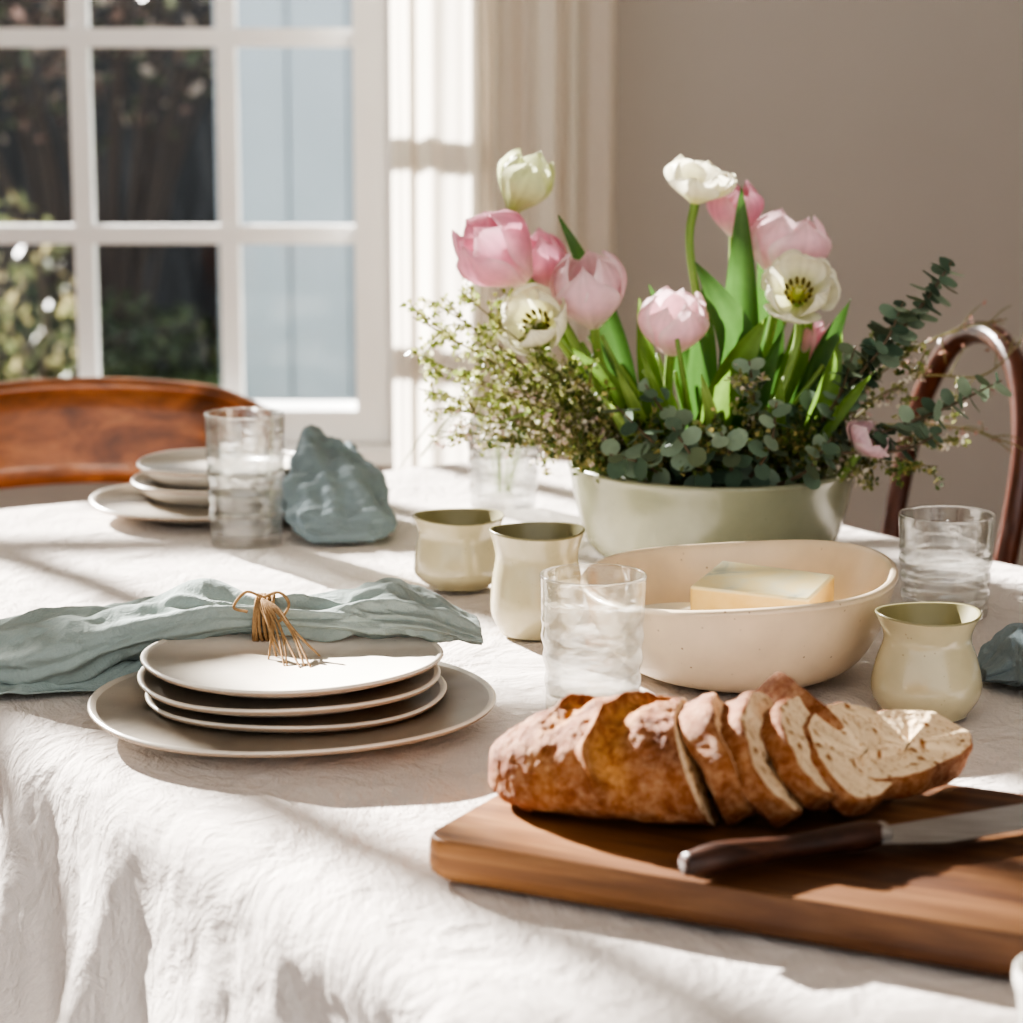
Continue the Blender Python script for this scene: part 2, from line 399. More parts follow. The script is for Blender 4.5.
def foliage(name, c, r, n, size, cols, branches=10, seed=0, tw=0.03):
    rnd = random.Random(seed); mb = MB()
    for i in range(branches):
        d = Vector((rnd.uniform(-1, 1)*r[0], rnd.uniform(-1, 1)*r[1], rnd.uniform(-.2, 1)*r[2]))
        p = Vector(c)+d*0.85; base = Vector((c[0]+rnd.uniform(-.15, .15), c[1], -0.299))
        mb.tube([base, (base+p)/2+Vector((rnd.uniform(-.1, .1), 0, .1)), p], [tw, tw*.6, tw*.2], 8, 6, 1, lin(84, 72, 66))
    for i in range(n):
        d = Vector((rnd.gauss(0, 1), rnd.gauss(0, 1), rnd.gauss(0, 1))).normalized()*rnd.random()**0.45
        p = Vector((c[0]+d.x*r[0], c[1]+d.y*r[1], c[2]+d.z*r[2]))
        if p.z < -0.24: continue
        a = Vector((rnd.gauss(0, 1), rnd.gauss(0, 1), rnd.gauss(0, 1))).normalized()*size*rnd.uniform(.6, 1.3)
        b_ = a.cross(Vector((rnd.gauss(0, 1), rnd.gauss(0, 1), rnd.gauss(0, 1)))).normalized()*size*0.5
        mb.add([p-a, p+b_, p+a, p-b_], [(0, 1, 2, 3)], 0, rnd.choice(cols))
    return mb.build(name, [M_leaf, M_stem], origin=c, smooth=False)
foliage('garden_bush', (-1.66, 7.2, 0.32), (0.40, 0.4, 0.60), 800, 0.032, [lin(136, 132, 92), lin(102, 108, 74), lin(160, 150, 112), lin(90, 96, 66)], 22, 1, 0.018)
foliage('garden_bush', (-2.0, 10.2, -0.02), (0.9, 0.5, 0.30), 1300, 0.045, [lin(74, 92, 60), lin(56, 70, 48), lin(92, 102, 70)], 8, 2)
foliage('garden_tree', (-1.9, 11.0, 1.9), (1.2, 0.6, 1.1), 2300, 0.045, [lin(142, 116, 106), lin(110, 98, 90), lin(180, 164, 150), lin(104, 110, 88)], 30, 3, 0.018)
foliage('garden_bush', (-4.2, 10.0, 0.6), (0.8, 0.5, 0.85), 1500, 0.05, [lin(90, 98, 64), lin(140, 130, 104)], 8, 5)

# ---------------------------------------------------------------- table + cloth
NV = Vector((0.837, 0.547, 0)); DV = Vector((-0.547, 0.837, 0))
def tab(p, q, z): return NV*p + DV*q + Vector((0, 0, z))
C = (1.015, 1.175); HX, HY, RC = 0.445, 1.005, 0.07
Lc, RB = 0.30, 0.028
def crease(x, y, seed):
    n1 = noise.noise(Vector((x, y, seed))); n2 = noise.noise(Vector((x*0.5+4, y*2.1, seed+3)))
    return (0.5-abs(n1))*(0.5-abs(n2))*2
nx, ny = 270, 480
rows = []
for i in range(ny+1):
    gy = -(HY+Lc) + 2*(HY+Lc)*i/ny
    row = []
    for j in range(nx+1):
        gx = -(HX+Lc) + 2*(HX+Lc)*j/nx
        qx, qy = abs(gx)-(HX-RC), abs(gy)-(HY-RC)
        mx, my = max(qx, 0), max(qy, 0)
        ln = math.hypot(mx, my)
        e = ln - RC
        wrk = noise.noise(Vector((gx*5, gy*5, 0)))*0.0022 + noise.noise(Vector((gx*14+5, gy*14, 3)))*0.0011 + 0.0024*(crease(gx*7, gy*7, 2.0)-0.4) + 0.0012*(crease(gx*20, gy*16, 8.0)-0.4)
        if e <= 0:
            px, py = gx, gy
            w = wrk + 0.0016*math.exp(-((gy-0.42+0.02*noise.noise(Vector((gx*4, 0, 7))))/0.006)**2) + 0.0014*math.exp(-((gx-0.03+0.02*noise.noise(Vector((gy*3, 0, 9))))/0.006)**2)
            z = w - 0.0028
        else:
            dx, dy = (mx/ln)*(1 if gx > 0 else -1), (my/ln)*(1 if gy > 0 else -1)
            ex, ey = gx-dx*e, gy-dy*e
            if e > Lc: e = Lc + (e-Lc)*0.25
            if e < RB*math.pi/2:
                an = e/RB; out = RB*math.sin(an); dr = RB*(1-math.cos(an))
            else:
                out = RB; dr = RB+(e-RB*math.pi/2)
            k = min(1, dr/0.22); k = k*k*(3-2*k)
            s_ = (ey if abs(dx) > abs(dy) else ex)
            sh = s_ + dr*0.35
            f = noise.noise(Vector((sh*7, dx*3, dr*0.7))) + 0.45*noise.noise(Vector((sh*15, dy*3, dr*1.5+9)))
            w2 = noise.noise(Vector((sh*20, dr*6, 4)))*0.0065 + 0.0055*(0.4-abs(noise.noise(Vector((sh*34+dr*16, dr*13, 5.0))))) + 0.0042*(crease(sh*50, dr*40, 9.0)-0.4)
            out += k*(0.04+0.070*f) + min(1, dr/0.05)*w2
            px, py = ex+dx*out, ey+dy*out
            z = -dr - 0.0028 + wrk*max(0, 1-e/0.03)
        row.append(tab(C[0]+px, C[1]+py, TZ+z))
    rows.append(row)
mb = MB(); mb.grid(rows)
tc_ = mb.build('tablecloth', [M_cloth], origin=tuple(tab(C[0], C[1], TZ)))

dt = empty('dining_table', tuple(tab(C[0], C[1], 0.0)))
mb = MB()
def tbox(p0, p1, q0, q1, z0, z1, mb=mb):
    v = [tuple(tab(p, q, z)) for p in (p0, p1) for q in (q0, q1) for z in (z0, z1)]
    f = [(0, 1, 3, 2), (4, 6, 7, 5), (0, 4, 5, 1), (2, 3, 7, 6), (0, 2, 6, 4), (1, 5, 7, 3)]
    mb.add(v, f)
tbox(C[0]-HX-0.003, C[0]+HX+0.003, C[1]-HY-0.003, C[1]+HY+0.003, 0.715, 0.740)
mb.build('table_top', [M_chair], origin=tuple(tab(C[0], C[1], 0.73)), parent=dt, smooth=False, bevel=0.008)
for i, (a, c) in enumerate([(-1, -1), (-1, 1), (1, -1), (1, 1)]):
    mb = MB(); p, q = C[0]+a*(HX-0.07), C[1]+c*(HY-0.07)
    c0 = tab(p, q, 0)
    mb.tube([tuple(c0), tuple(c0+Vector((0, 0, 0.35))), tuple(c0+Vector((0, 0, 0.715)))], [0.022, 0.03, 0.034], 10, 12)
    mb.build('leg_%d' % (i+1), [M_chair], origin=tuple(c0), parent=dt)

# ---------------------------------------------------------------- plates
def plate(mb, c, z, R, h, mat_edge=1):
    b = R*0.62
    wob = lambda r, zz, a: (r*(1+0.008*math.sin(2*a+R*50)+0.004*math.sin(5*a)), zz+0.0008*math.sin(3*a+z*400)*(r/R))
    prof = [(0, 0.0), (b*0.9, 0.0), (b, 0.0006), (R*0.85, h*0.50), (R-0.002, h-0.0035)]
    mb.lathe(prof, 22, 72, (c[0], c[1], z), wob=wob, mat=0)
    mb.lathe([(R-0.002, h-0.0035), (R-0.0002, h-0.0018), (R, h-0.001)], 4, 72, (c[0], c[1], z), wob=wob, mat=mat_edge)
    mb.f.pop(); mb.m.pop(); mb.f.pop(); mb.m.pop()
    prof = [(R, h-0.001), (R-0.001, h+0.0001), (R-0.003, h), (R*0.9, h*0.72), (b+0.004, 0.0045), (b*0.8, 0.0035), (0, 0.0035)]
    mb.lathe(prof, 26, 72, (c[0], c[1], z), wob=wob, mat=0)
mb = MB(); pc = (-0.141, 1.504)
plate(mb, pc, TZ, 0.131, 0.015)
mb.build('dinner_plate', [M_plate, M_rim], origin=(pc[0], pc[1], TZ))
for k, (z, dx) in enumerate([(0.0045, 0.002), (0.0165, -0.002), (0.0285, 0.0)]):
    mb = MB(); plate(mb, (pc[0]+dx, pc[1]+dx), TZ+z+0.0005, 0.098, 0.0155)
    mb.build('side_plate', [M_plate, M_rim], origin=(pc[0], pc[1], TZ+z))
mb = MB(); pc2 = (-0.285, 2.265)
plate(mb, pc2, TZ, 0.118, 0.014)
mb.build('dinner_plate', [M_plate, M_rim], origin=(pc2[0], pc2[1], TZ))
for z, R in ((0.0045, 0.088), (0.0205, 0.082)):
    mb = MB(); plate(mb, (pc2[0]+0.008, pc2[1]+0.005), TZ+z+0.0005, R, 0.026)
    mb.build('shallow_bowl', [M_plate, M_rim], origin=(pc2[0], pc2[1], TZ+z))

# ---------------------------------------------------------------- napkins
def napkin(name, path, mat, folds=5, seed=0.0, seg=240, n=300, amp=0.2, zmin=TZ, lumpk=0.24):
    P = spline(path, n); rows = []
    for i in range(n):
        a = P[max(i-1, 0)][:3]; b_ = P[min(i+1, n-1)][:3]
        t = Vector(b_-a); t.z = 0; t.normalize(); side = Vector((-t.y, t.x, 0))
        x, y, z, rw, rh = P[i]
        rw = max(rw, 0.002); rh = max(rh, 0.0015)
        s = i/(n-1); row = []
        tight = min(1.0, rw/0.035)
        for j in range(seg):
            th = 2*math.pi*j/seg
            ct, st = math.cos(th), math.sin(th)
            ph = 1.6*noise.noise(Vector((s*3.2+seed, ct*0.7, st*0.7)))
            w1 = math.sin(folds*th + ph*4 + s*3.5)
            w1b = math.sin((folds*2+1)*th - ph*5 + s*9 + seed)
            w2 = noise.noise(Vector((ct*1.3+seed, st*1.3, s*7)))
            w4 = noise.noise(Vector((ct*2.4+seed+s*4, st*2.4, s*20)))
            w5 = 0.35-abs(noise.noise(Vector((ct*3.4+seed+s*9, st*3.4, s*26))))
            lump = noise.noise(Vector((s*7, seed+7, 0.5*ct)))
            rid = amp*(0.55*w1*(0.6+0.4*math.sin(s*11+seed)) + 0.25*w1b + 1.0*w2 + (0.5*w4+0.35*w5)*tight) + lumpk*lump*tight
            yy = ct*rw*(1+rid*0.7)
            zz = st*rh*(1+rid*1.9)
            p = Vector((x, y, z)) + side*yy + Vector((0, 0, zz))
            if st < 0: p.z = max(p.z, z-rh)
            p.z = max(p.z, zmin+0.0004)
            row.append(p)
        rows.append(row)
    mb = MB(); mb.grid(rows, closeu=True, cap=True)
    o = P[n//2]
    return mb.build(name, [mat, M_twine], origin=(o[0], o[1], o[2]))
def Z(p): return [(a, b_, TZ+c, d, e) for a, b_, c, d, e in p]
nap = empty('linen_napkin', (-0.163, 1.545, TZ+0.055))
nk = napkin('cloth', Z([(-0.405, 1.650, 0.010, 0.050, 0.010), (-0.33, 1.630, 0.019, 0.058, 0.018), (-0.265, 1.606, 0.031, 0.050, 0.021), (-0.205, 1.572, 0.051, 0.034, 0.017),
                 (-0.163, 1.548, 0.057, 0.013, 0.010), (-0.128, 1.555, 0.057, 0.028, 0.013), (-0.088, 1.568, 0.056, 0.040, 0.014), (-0.052, 1.575, 0.051, 0.042, 0.012), (-0.022, 1.578, 0.042, 0.034, 0.006)]), M_nap, folds=5, amp=0.24, seed=2.0)
nk.parent = nap; nk.matrix_parent_inverse = Matrix.Translation(-Vector(nap.location))
rows = []
for i in range(80):
    u = i/79; row = []
    for j in range(60):
        v_ = j/59
        x = -0.375+0.165*u; y = 1.66-(0.100+0.006*math.sin(u*9))*v_*(1-0.50*u)-0.04*u
        z = 0.006+0.018*math.exp(-((v_-0.25)/0.3)**2)+0.0040*math.sin(v_*12+u*6+3*noise.noise(Vector((u*3, v_*1.5, 1))))+0.006*noise.noise(Vector((u*6, v_*6, 3)))+0.004*(0.4-abs(noise.noise(Vector((u*10, v_*9, 6)))))+0.010*u
        if v_ > 0.85: z = max(0.0015, z-(v_-0.85)*0.08)
        row.append((x, y, TZ+max(z, 0.0012)))
    rows.append(row)
mb = MB(); mb.grid(rows)
cn = mb.build('corner_fold', [M_nap], origin=(-0.3, 1.6, TZ+0.01), parent=nap)
sm = cn.modifiers.new('th', 'SOLIDIFY'); sm.thickness = 0.0014; sm.offset = 1
mb = MB()
for k in range(6):
    pts = []
    x0 = -0.163+0.0022*(k-2.5)
    for j in range(17):
        a = 2*math.pi*j/16
        pts.append((x0+0.0012*math.sin(a+k), 1.548+0.0165*math.cos(a), TZ+0.0575+0.0150*math.sin(a)))
    mb.tube(pts, 0.0013, 60, 6)
rnd = random.Random(5)
for k in range(9):
    ex, ey, ez = -0.156+0.0046*k+rnd.uniform(-.003, .003), rnd.uniform(1.458, 1.50), TZ+rnd.uniform(0.039, 0.042)
    mb.tube([(-0.163, 1.534, TZ+0.073), (-0.163+0.0014*k, 1.523, TZ+0.0690), ((-0.160+ex)/2+rnd.uniform(-.003, .003), 1.505, TZ+0.058), (ex, ey, ez)], [0.0010, 0.0010, 0.0009, 0.0006], 24, 5)
for pts in ([(-0.163, 1.54, TZ+0.073), (-0.174, 1.537, TZ+0.077), (-0.181, 1.528, TZ+0.069), (-0.172, 1.527, TZ+0.066)], [(-0.163, 1.54, TZ+0.073), (-0.152, 1.536, TZ+0.077), (-0.145, 1.527, TZ+0.071), (-0.150, 1.517, TZ+0.062)]):
    mb.tube(pts, 0.0010, 28, 6)
mb.build('twine_tie', [M_twine], origin=(-0.163, 1.545, TZ+0.06), parent=nap)
# napkin lying in a loose crumple beside the far plates
napkin('linen_napkin', Z([(-0.196, 2.320, 0.010, 0.016, 0.008), (-0.186, 2.285, 0.036, 0.030, 0.032), (-0.176, 2.240, 0.038, 0.040, 0.034), (-0.166, 2.195, 0.030, 0.048, 0.027), (-0.156, 2.150, 0.019, 0.050, 0.017), (-0.150, 2.115, 0.011, 0.044, 0.009), (-0.148, 2.095, 0.004, 0.028, 0.004)]), M_nap2, seed=21.0, folds=3, amp=0.20, lumpk=0.10)
napkin('linen_napkin', Z([(0.322, 1.60, 0.008, 0.02, 0.006), (0.35, 1.60, 0.020, 0.05, 0.017), (0.40, 1.585, 0.024, 0.06, 0.020), (0.46, 1.57, 0.02, 0.055, 0.017), (0.50, 1.56, 0.01, 0.03, 0.008)]), M_nap2, seed=14.0, folds=4, amp=0.22, lumpk=0.1)

# ---------------------------------------------------------------- glasses
def tumbler(name, c, R, H, seed=0):
    rb = R*0.88; th = 0.0022
    outer = []; n = 60
    for i in range(n+1):
        t = i/n
        env = math.sin(math.pi*min(1, max(0, (t-0.06)/0.66)))**0.5 if 0.06 < t < 0.72 else 0
        rr = rb+(R-rb)*t + 0.0007*math.sin(t*2*math.pi*6)*env
        outer.append((rr, H*t))
    inner = [(r-th, max(z, 0.010)) for r, z in reversed(outer) if z > 0.008]
    prof = [(0, 0.0), (rb*0.5, 0.0), (rb-0.003, 0.0)] + outer + [(R-th*0.3, H+0.0008), (R-th*0.7, H+0.0008)] + inner + [(rb*0.6, 0.009), (0, 0.0085)]
    wob = lambda r, z, a: (r*(1+(0.007*math.sin(3*a+z*60+seed)+0.008*math.sin(6*a-z*110+seed))*(1 if z < H*0.70 else 0.1)), z)
    mb = MB(); mb.lathe(prof, None, 84, (c[0], c[1], TZ), wob=wob)
    mb.build(name, [M_glass], origin=(c[0], c[1], TZ))
tumbler('drinking_glass', (0.0533, 1.535), 0.0350, 0.089, 1)
tumbler('drinking_glass', (0.335, 1.815), 0.0370, 0.078, 2)
tumbler('drinking_glass', (-0.236, 2.10), 0.0358, 0.1165, 3)
tumbler('drinking_glass', (-0.008, 2.295), 0.036, 0.082, 4)

# ---------------------------------------------------------------- cups
def cup(name, c, R, H, waist, belly, base, mats=None):
    th = 0.003
    pts = [(0, 0), (base-0.002, 0), (base+0.001, 0.001), (belly*0.97, H*0.17), (belly, H*0.33), ((belly+waist)/2, H*0.56), (waist, H*0.72), (waist*1.04, H*0.84), (R-0.001, H*0.98)]
    wob = lambda r, z, a: (r*(1+0.014*math.sin(2*a+R*900)+0.005*math.sin(5*a+z*80)), z+0.0010*math.sin(2*a+1)*(z/H))
    mb = MB(); mb.lathe(pts, 40, 56, (c[0], c[1], TZ), wob=wob, mat=0)
    mb.f.pop(); mb.m.pop()
    mb.lathe([(R-0.001, H*0.98), (R-0.0012, H), (R-th, H-0.0005)], 5, 56, (c[0], c[1], TZ), wob=wob, mat=1)
    mb.f.pop(); mb.m.pop(); mb.f.pop(); mb.m.pop()
    mb.lathe([(0, 0.005), (base, 0.006), (belly-th, H*0.35), (waist-th, H*0.7), (waist-th+0.001, H*0.8), (R-th, H-0.0005)], 24, 56, (c[0], c[1], TZ), wob=wob, mat=1)
    mb.f.pop(); mb.m.pop()
    mb.build(name, mats or [M_cup, M_cupin], origin=(c[0], c[1], TZ))
cup('ceramic_cup', (0.2707, 1.522), 0.0352, 0.067, 0.0285, 0.0360, 0.027)
cup('ceramic_cup', (0.019, 1.752), 0.0362, 0.078, 0.0305, 0.0345, 0.026)
cup('ceramic_cup', (-0.043, 1.92), 0.0385, 0.058, 0.033, 0.037, 0.025)
cup('salt_bowl', (0.2475, 0.967), 0.035, 0.036, 0.033, 0.031, 0.022, [M_salt, M_salt])

# ---------------------------------------------------------------- cream bowl + butter
bc = (0.158, 1.632)
def wobb(r, z, a):
    k = z/0.068
    return (r*(1+k*(0.02*math.sin(2*a+0.6)+0.012*math.sin(3*a))), z+k*(0.005*math.cos(a-0.2)+0.002*math.sin(3*a)))
mb = MB()
mb.lathe([(0, 0), (0.045, 0), (0.058, 0.001), (0.082, 0.012), (0.098, 0.034), (0.107, 0.062), (0.109, 0.0675), (0.1065, 0.070), (0.1025, 0.068), (0.096, 0.05), (0.083, 0.026), (0.06, 0.012), (0, 0.009)], 60, 96, (bc[0], bc[1], TZ), sx=1.0, sy=1.12, wob=wobb)
mb.build('serving_bowl', [M_cream], origin=(bc[0], bc[1], TZ))
mb = MB()
mb.lathe([(0, 0), (0.044, 0), (0.049, 0.003), (0.0505, 0.022), (0.047, 0.0265), (0, 0.027)], 30, 48, (bc[0]-0.033, bc[1]-0.0, TZ+0.012))
mb.build('brie_cheese', [M_brie], origin=(bc[0]-0.033, bc[1], TZ+0.012))
def rbox(name, L, W, H, loc, rot, mats, bev, taper=0):
    mb = MB(); mb.box(-L/2, L/2, -W/2, W/2, -H/2, H/2)
    if taper: mb.v = [(x, y*(1-taper*(x/L+0.5)), z) for x, y, z in mb.v]
    return mb.build(name, mats, origin=loc, rot=rot, bevel=bev, smooth=False)
rbox('butter_block', 0.085, 0.068, 0.023, (bc[0]+0.018, bc[1]+0.008, TZ+0.0525), (0.09, 0.03, math.radians(-24)), [M_cheese], 0.0022, taper=0.1)
rbox('cheese_wedge', 0.05, 0.06, 0.016, (bc[0]+0.042, bc[1]+0.01, TZ+0.0275), (0.0, 0.1, math.radians(-20)), [M_cheese], 0.002)

# ---------------------------------------------------------------- planter bowl
gc = (0.173, 2.045)
mb = MB()
mb.lathe([(0, 0), (0.07, 0), (0.094, 0.001), (0.107, 0.014), (0.116, 0.04), (0.1225, 0.072), (0.1245, 0.079), (0.1225, 0.0815), (0.1195, 0.079), (0.114, 0.055), (0.104, 0.02), (0.08, 0.008), (0, 0.007)], 56, 96, (gc[0], gc[1], TZ),
         wob=lambda r, z, a: (r*(1+0.008*math.sin(3*a)), z+0.0012*math.sin(2*a+1)*(z/0.08)))
mb.build('planter_bowl', [M_green], origin=(gc[0], gc[1], TZ))

# ---------------------------------------------------------------- flowers
fa = empty('flower_arrangement', (gc[0], gc[1], TZ+0.06))
G1, G2, G3 = lin(116, 146, 74), lin(82, 116, 62), lin(150, 174, 100)
def shade(c, k): return (min(1, c[0]*k), min(1, c[1]*k), min(1, c[2]*k), 1)
def lerp(a, b_, t): return tuple(a[i]*(1-t)+b_[i]*t for i in range(4))
PINK = (lin(246, 230, 220), lin(243, 178, 198), lin(251, 222, 228))
PALE = (lin(246, 236, 222), lin(249, 212, 220), lin(253, 240, 238))
WHITE = (lin(222, 222, 150), lin(250, 246, 222), lin(253, 251, 238))
BUD = (lin(180, 194, 118), lin(226, 230, 186), lin(242, 243, 214))
def tulip(mb, pos, axis, R, H, op, pal, seed, npet=6, jitter=0.1, center=False):
    rnd = random.Random(seed)
    ax = Vector(axis).normalized(); q = Vector((0, 0, 1)).rotation_difference(ax).to_matrix()
    base = Vector(pos) - ax*H*0.5
    for k in range(npet):
        inner = k % 2
        phi = k*2*math.pi/npet + rnd.uniform(-jitter, jitter) + seed
        o = op*(1-0.35*inner) + rnd.uniform(-0.1, 0.10)
        sc = (0.9 if inner else 1.0); hh = H*(1.03 if inner else 1.0)*rnd.uniform(0.92, 1.05)
        wm = 1.05*rnd.uniform(0.92, 1.06)
        rows = []; cols = []
        nu, nv = 17, 13
        for i in range(nu):
            u = i/(nu-1)
            uu = 1-(1-u)**1.25
            r = R*sc*(math.sin(math.pi*(0.08+0.76*uu)) + o*1.0*uu**1.6)
            z = hh*(uu**0.92)*(1-0.38*max(0, o)*uu)
            w = wm*max(0.0, 1-uu**5.5)**0.55*(0.66+0.34*math.sin(math.pi*min(1, uu*1.1)))
            row = []
            for j in range(nv):
                v = -1+2*j/(nv-1)
                nz = noise.noise(Vector((uu*2.5, v*1.5, seed*3+k)))
                ruf = noise.noise(Vector((v*4, uu*2, seed+k*2)))*0.09*uu**2
                a = phi + v*w/(1+0.45*max(0, o)*uu)
                rr = r*(1+0.14*nz*uu + 0.05*v*v*uu + ruf)
                zz = z - 0.10*hh*v*v*uu**2*(0.6) + 0.05*hh*nz*uu
                row.append(base + q @ Vector((rr*math.cos(a), rr*math.sin(a), zz)))
                t = min(1, uu/0.4)
                c = lerp(pal[0], pal[1], t)
                edge = max(abs(v)**2.5*0.75, max(0, uu-0.75)*2.2)
                c = lerp(c, pal[2], min(1, edge))
                cols.append(shade(c, 0.94+0.06*math.cos(v*22)))
            rows.append(row)
        mb.grid(rows, 0, cols)
    if center:
        mb.tube([base, base+ax*H*0.22, base+ax*H*0.42], [0.004, 0.0050, 0.0040], 8, 8, 1, lin(176, 186, 90))
        for k in range(3):
            a = k*2.09; d = q @ Vector((math.cos(a), math.sin(a), 0))
            mb.tube([base+ax*H*0.42, base+ax*H*0.44+d*0.0035], [0.0022, 0.0015], 4, 6, 1, lin(196, 198, 120))
        for k in range(12):
            a = k*2*math.pi/12; d = q @ Vector((math.cos(a), math.sin(a), 0))
            p = base+ax*H*0.3+d*0.0095
            mb.tube([base+ax*H*0.08+d*0.003, p], 0.0009, 4, 5, 1, lin(214, 204, 110))
            mb.tube([p, p+ax*0.003+d*0.001, p+ax*0.007+d*0.002], [0.0013, 0.0018, 0.001], 5, 6, 1, lin(112, 100, 48))
    return base

def P3(x, z, y=2.045): return Vector((x, y, TZ+z))
FL = [
 (0.0115, 0.321, 2.055, (0.45, -0.2, 1), 0.023, 0.054, 0.22, BUD, (0.14, 2.04)),
 (-0.012, 0.265, 2.02, (-0.75, -0.35, 0.75), 0.033, 0.072, 0.10, PINK, (0.12, 2.02)),
 (0.022, 0.252, 2.06, (-0.2, -0.3, 0.9), 0.025, 0.055, 0.1, PINK, (0.13, 2.07)),
 (0.065, 0.232, 2.02, (-0.15, -0.35, 1), 0.032, 0.066, 0.0, PALE, (0.14, 2.00)),
 (0.0185, 0.209, 1.995, (-0.36, -0.86, 0.42), 0.025, 0.050, 0.45, WHITE, (0.12, 1.99)),
 (0.136, 0.2056, 2.01, (0.05, -0.4, 1), 0.029, 0.056, 0.08, PALE, (0.15, 2.0)),
 (0.158, 0.3226, 2.04, (0.15, -0.35, 1), 0.024, 0.038, 0.6, WHITE, (0.19, 2.05)),
 (0.192, 0.297, 2.075, (0.0, -0.2, 1), 0.023, 0.046, 0.1, PINK, (0.19, 2.09)),
 (0.236, 0.2660, 2.065, (0.15, -0.1, 1), 0.034, 0.060, 0.12, PALE, (0.20, 2.08)),
 (0.2395, 0.2350, 2.005, (-0.1, -0.85, 0.52), 0.025, 0.044, 0.62, WHITE, (0.20, 2.00)),
 (0.262, 0.1815, 2.07, (0.35, -0.1, 1), 0.014, 0.040, 0.0, PINK, (0.22, 2.06)),
 (0.2954, 0.113, 1.965, (0.5, -0.3, 0.8), 0.018, 0.028, 0.4, PALE, (0.24, 2.0)),
]
st = MB()
for i, (x, z, y, ax, R, H, op, pal, root) in enumerate(FL):
    mb = MB(); base = tulip(mb, P3(x, z, y), ax, R, H, op, pal, i*1.37+0.4, center=(i in (9, 4)))
    mb.build('flower_head_%d' % (i+1), [M_petal, M_stem], origin=tuple(P3(x, z, y)), parent=fa)
    a = Vector(ax).normalized(); r0 = Vector((root[0], root[1], TZ+0.05))
    p1 = base - a*0.035
    if i in (9, 4): p1 = base + Vector((0.004, 0.012, -0.03))
    mid = (r0*0.55+p1*0.45); mid.x = r0.x*0.6+p1.x*0.4
    st.tube([r0, mid, p1*0.9+mid*0.1, base+a*0.003], [0.0040, 0.0040, 0.0038, 0.0042], 26, 8, 0, lerp(G1, G3, random.random()))
for k in range(22):
    a = random.uniform(0, 6.28); r = random.uniform(0.02, 0.08)
    x0, y0 = gc[0]+r*0.6*math.cos(a), gc[1]+r*0.6*math.sin(a)
    st.tube([(x0, y0, TZ+0.05), (x0+0.2*r*math.cos(a), y0, TZ+0.1), (x0+1.0*r*math.cos(a), y0+0.5*r*math.sin(a), TZ+random.uniform(0.13, 0.20))], [0.0034, 0.0032, 0.002], 14, 7, 0, lerp(G1, G3, random.random()))
st.build('stems', [M_stem], origin=tuple(fa.location), parent=fa)

def blade(mb, base, tip, w, bow, col, side=None, curl=0.35, n=18):
    base, tip = Vector(base), Vector(tip); d = tip-base
    if side is None: side = Vector((1, random.uniform(-.3, .6), 0))
    side = (side - d.normalized()*side.dot(d.normalized())).normalized(); nrm = side.cross(d.normalized()).normalized()
    rows = []; cols = []
    for i in range(n):
        t = i/(n-1)
        c = base + d*t + Vector(bow)*math.sin(math.pi*t)*1.0
        ww = w*0.5*(math.sin(math.pi*(0.12+0.88*t)**0.85))**0.8 if t < 0.999 else 0.0004
        row = []
        for j in range(9):
            v = -1+j/4
            row.append(c + side*v*ww + nrm*(curl*ww*v*v + 0.0015*math.sin(t*9+v*2)))
            cols.append(shade(col, 0.94+0.08*math.cos(v*18)+0.1*t))
        rows.append(row)
    mb.grid(rows, 0, cols)
lf = MB()
LV = [
 ((0.19, 2.05, .07), (0.1937, 2.04, .318), 0.034, (0.004, 0, 0), G2, 0.6),
 ((0.185, 2.03, .08), (0.152, 2.0, .258), 0.040, (0.022, -0.01, 0.01), G2, 0.3),
 ((0.155, 2.01, .08), (0.212, 1.98, .215), 0.034, (-0.006, -0.01, 0.01), G1, 0.4),
 ((0.11, 2.06, .08), (0.040, 2.07, .292), 0.024, (0.01, 0, 0.01), G2, 0.5),
 ((0.22, 2.04, .07), (0.290, 2.05, .222), 0.026, (0.0, 0, 0.01), G2, 0.5),
 ((0.20, 2.02, .07), (0.228, 2.0, .205), 0.022, (-0.01, 0, 0), G2, 0.6),
 ((0.14, 2.03, .07), (0.108, 2.03, .225), 0.022, (-0.004, 0, 0), G1, 0.6),
 ((0.12, 2.0, .07), (0.045, 1.99, .19), 0.018, (0.01, 0, 0.01), G1, 0.6),
 ((0.16, 2.04, .07), (0.165, 2.05, .24), 0.028, (0.0, 0, 0), G2, 0.5),
 ((0.23, 2.0, .07), (0.275, 1.99, .20), 0.022, (0.006, 0, 0), G1, 0.5),
 ((0.13, 2.0, .07), (0.085, 1.97, .175), 0.014, (0.0, 0, 0.0), G3, 0.6),
 ((0.21, 2.08, .07), (0.215, 2.10, .28), 0.03, (0.01, 0, 0), G2, 0.5),
 ((0.17, 2.08, .07), (0.12, 2.1, .23), 0.026, (0.01, 0, 0), G2, 0.5),
 ((0.10, 2.0, .075), (-0.01, 1.98, .125), 0.010, (0.0, 0, 0.03), G3, 0.5),
 ((0.18, 1.98, .075), (0.155, 1.95, .17), 0.014, (0.0, 0, 0.0), G3, 0.5),
 ((0.15, 1.98, .075), (0.105, 1.955, .19), 0.012, (0.0, 0, 0.0), G1, 0.5),
 ((0.12, 1.98, .075), (0.075, 1.96, .15), 0.012, (0.0, 0, 0.005), G3, 0.5),
 ((0.21, 1.98, .075), (0.22, 1.95, .17), 0.014, (0.004, 0, 0.0), G1, 0.5),
 ((0.24, 1.99, .075), (0.30, 1.97, .17), 0.014, (0.0, 0, 0.01), G1, 0.5),
 ((0.22, 2.06, .07), (0.262, 2.07, .25), 0.024, (0.004, 0, 0.0), G1, 0.5),
]
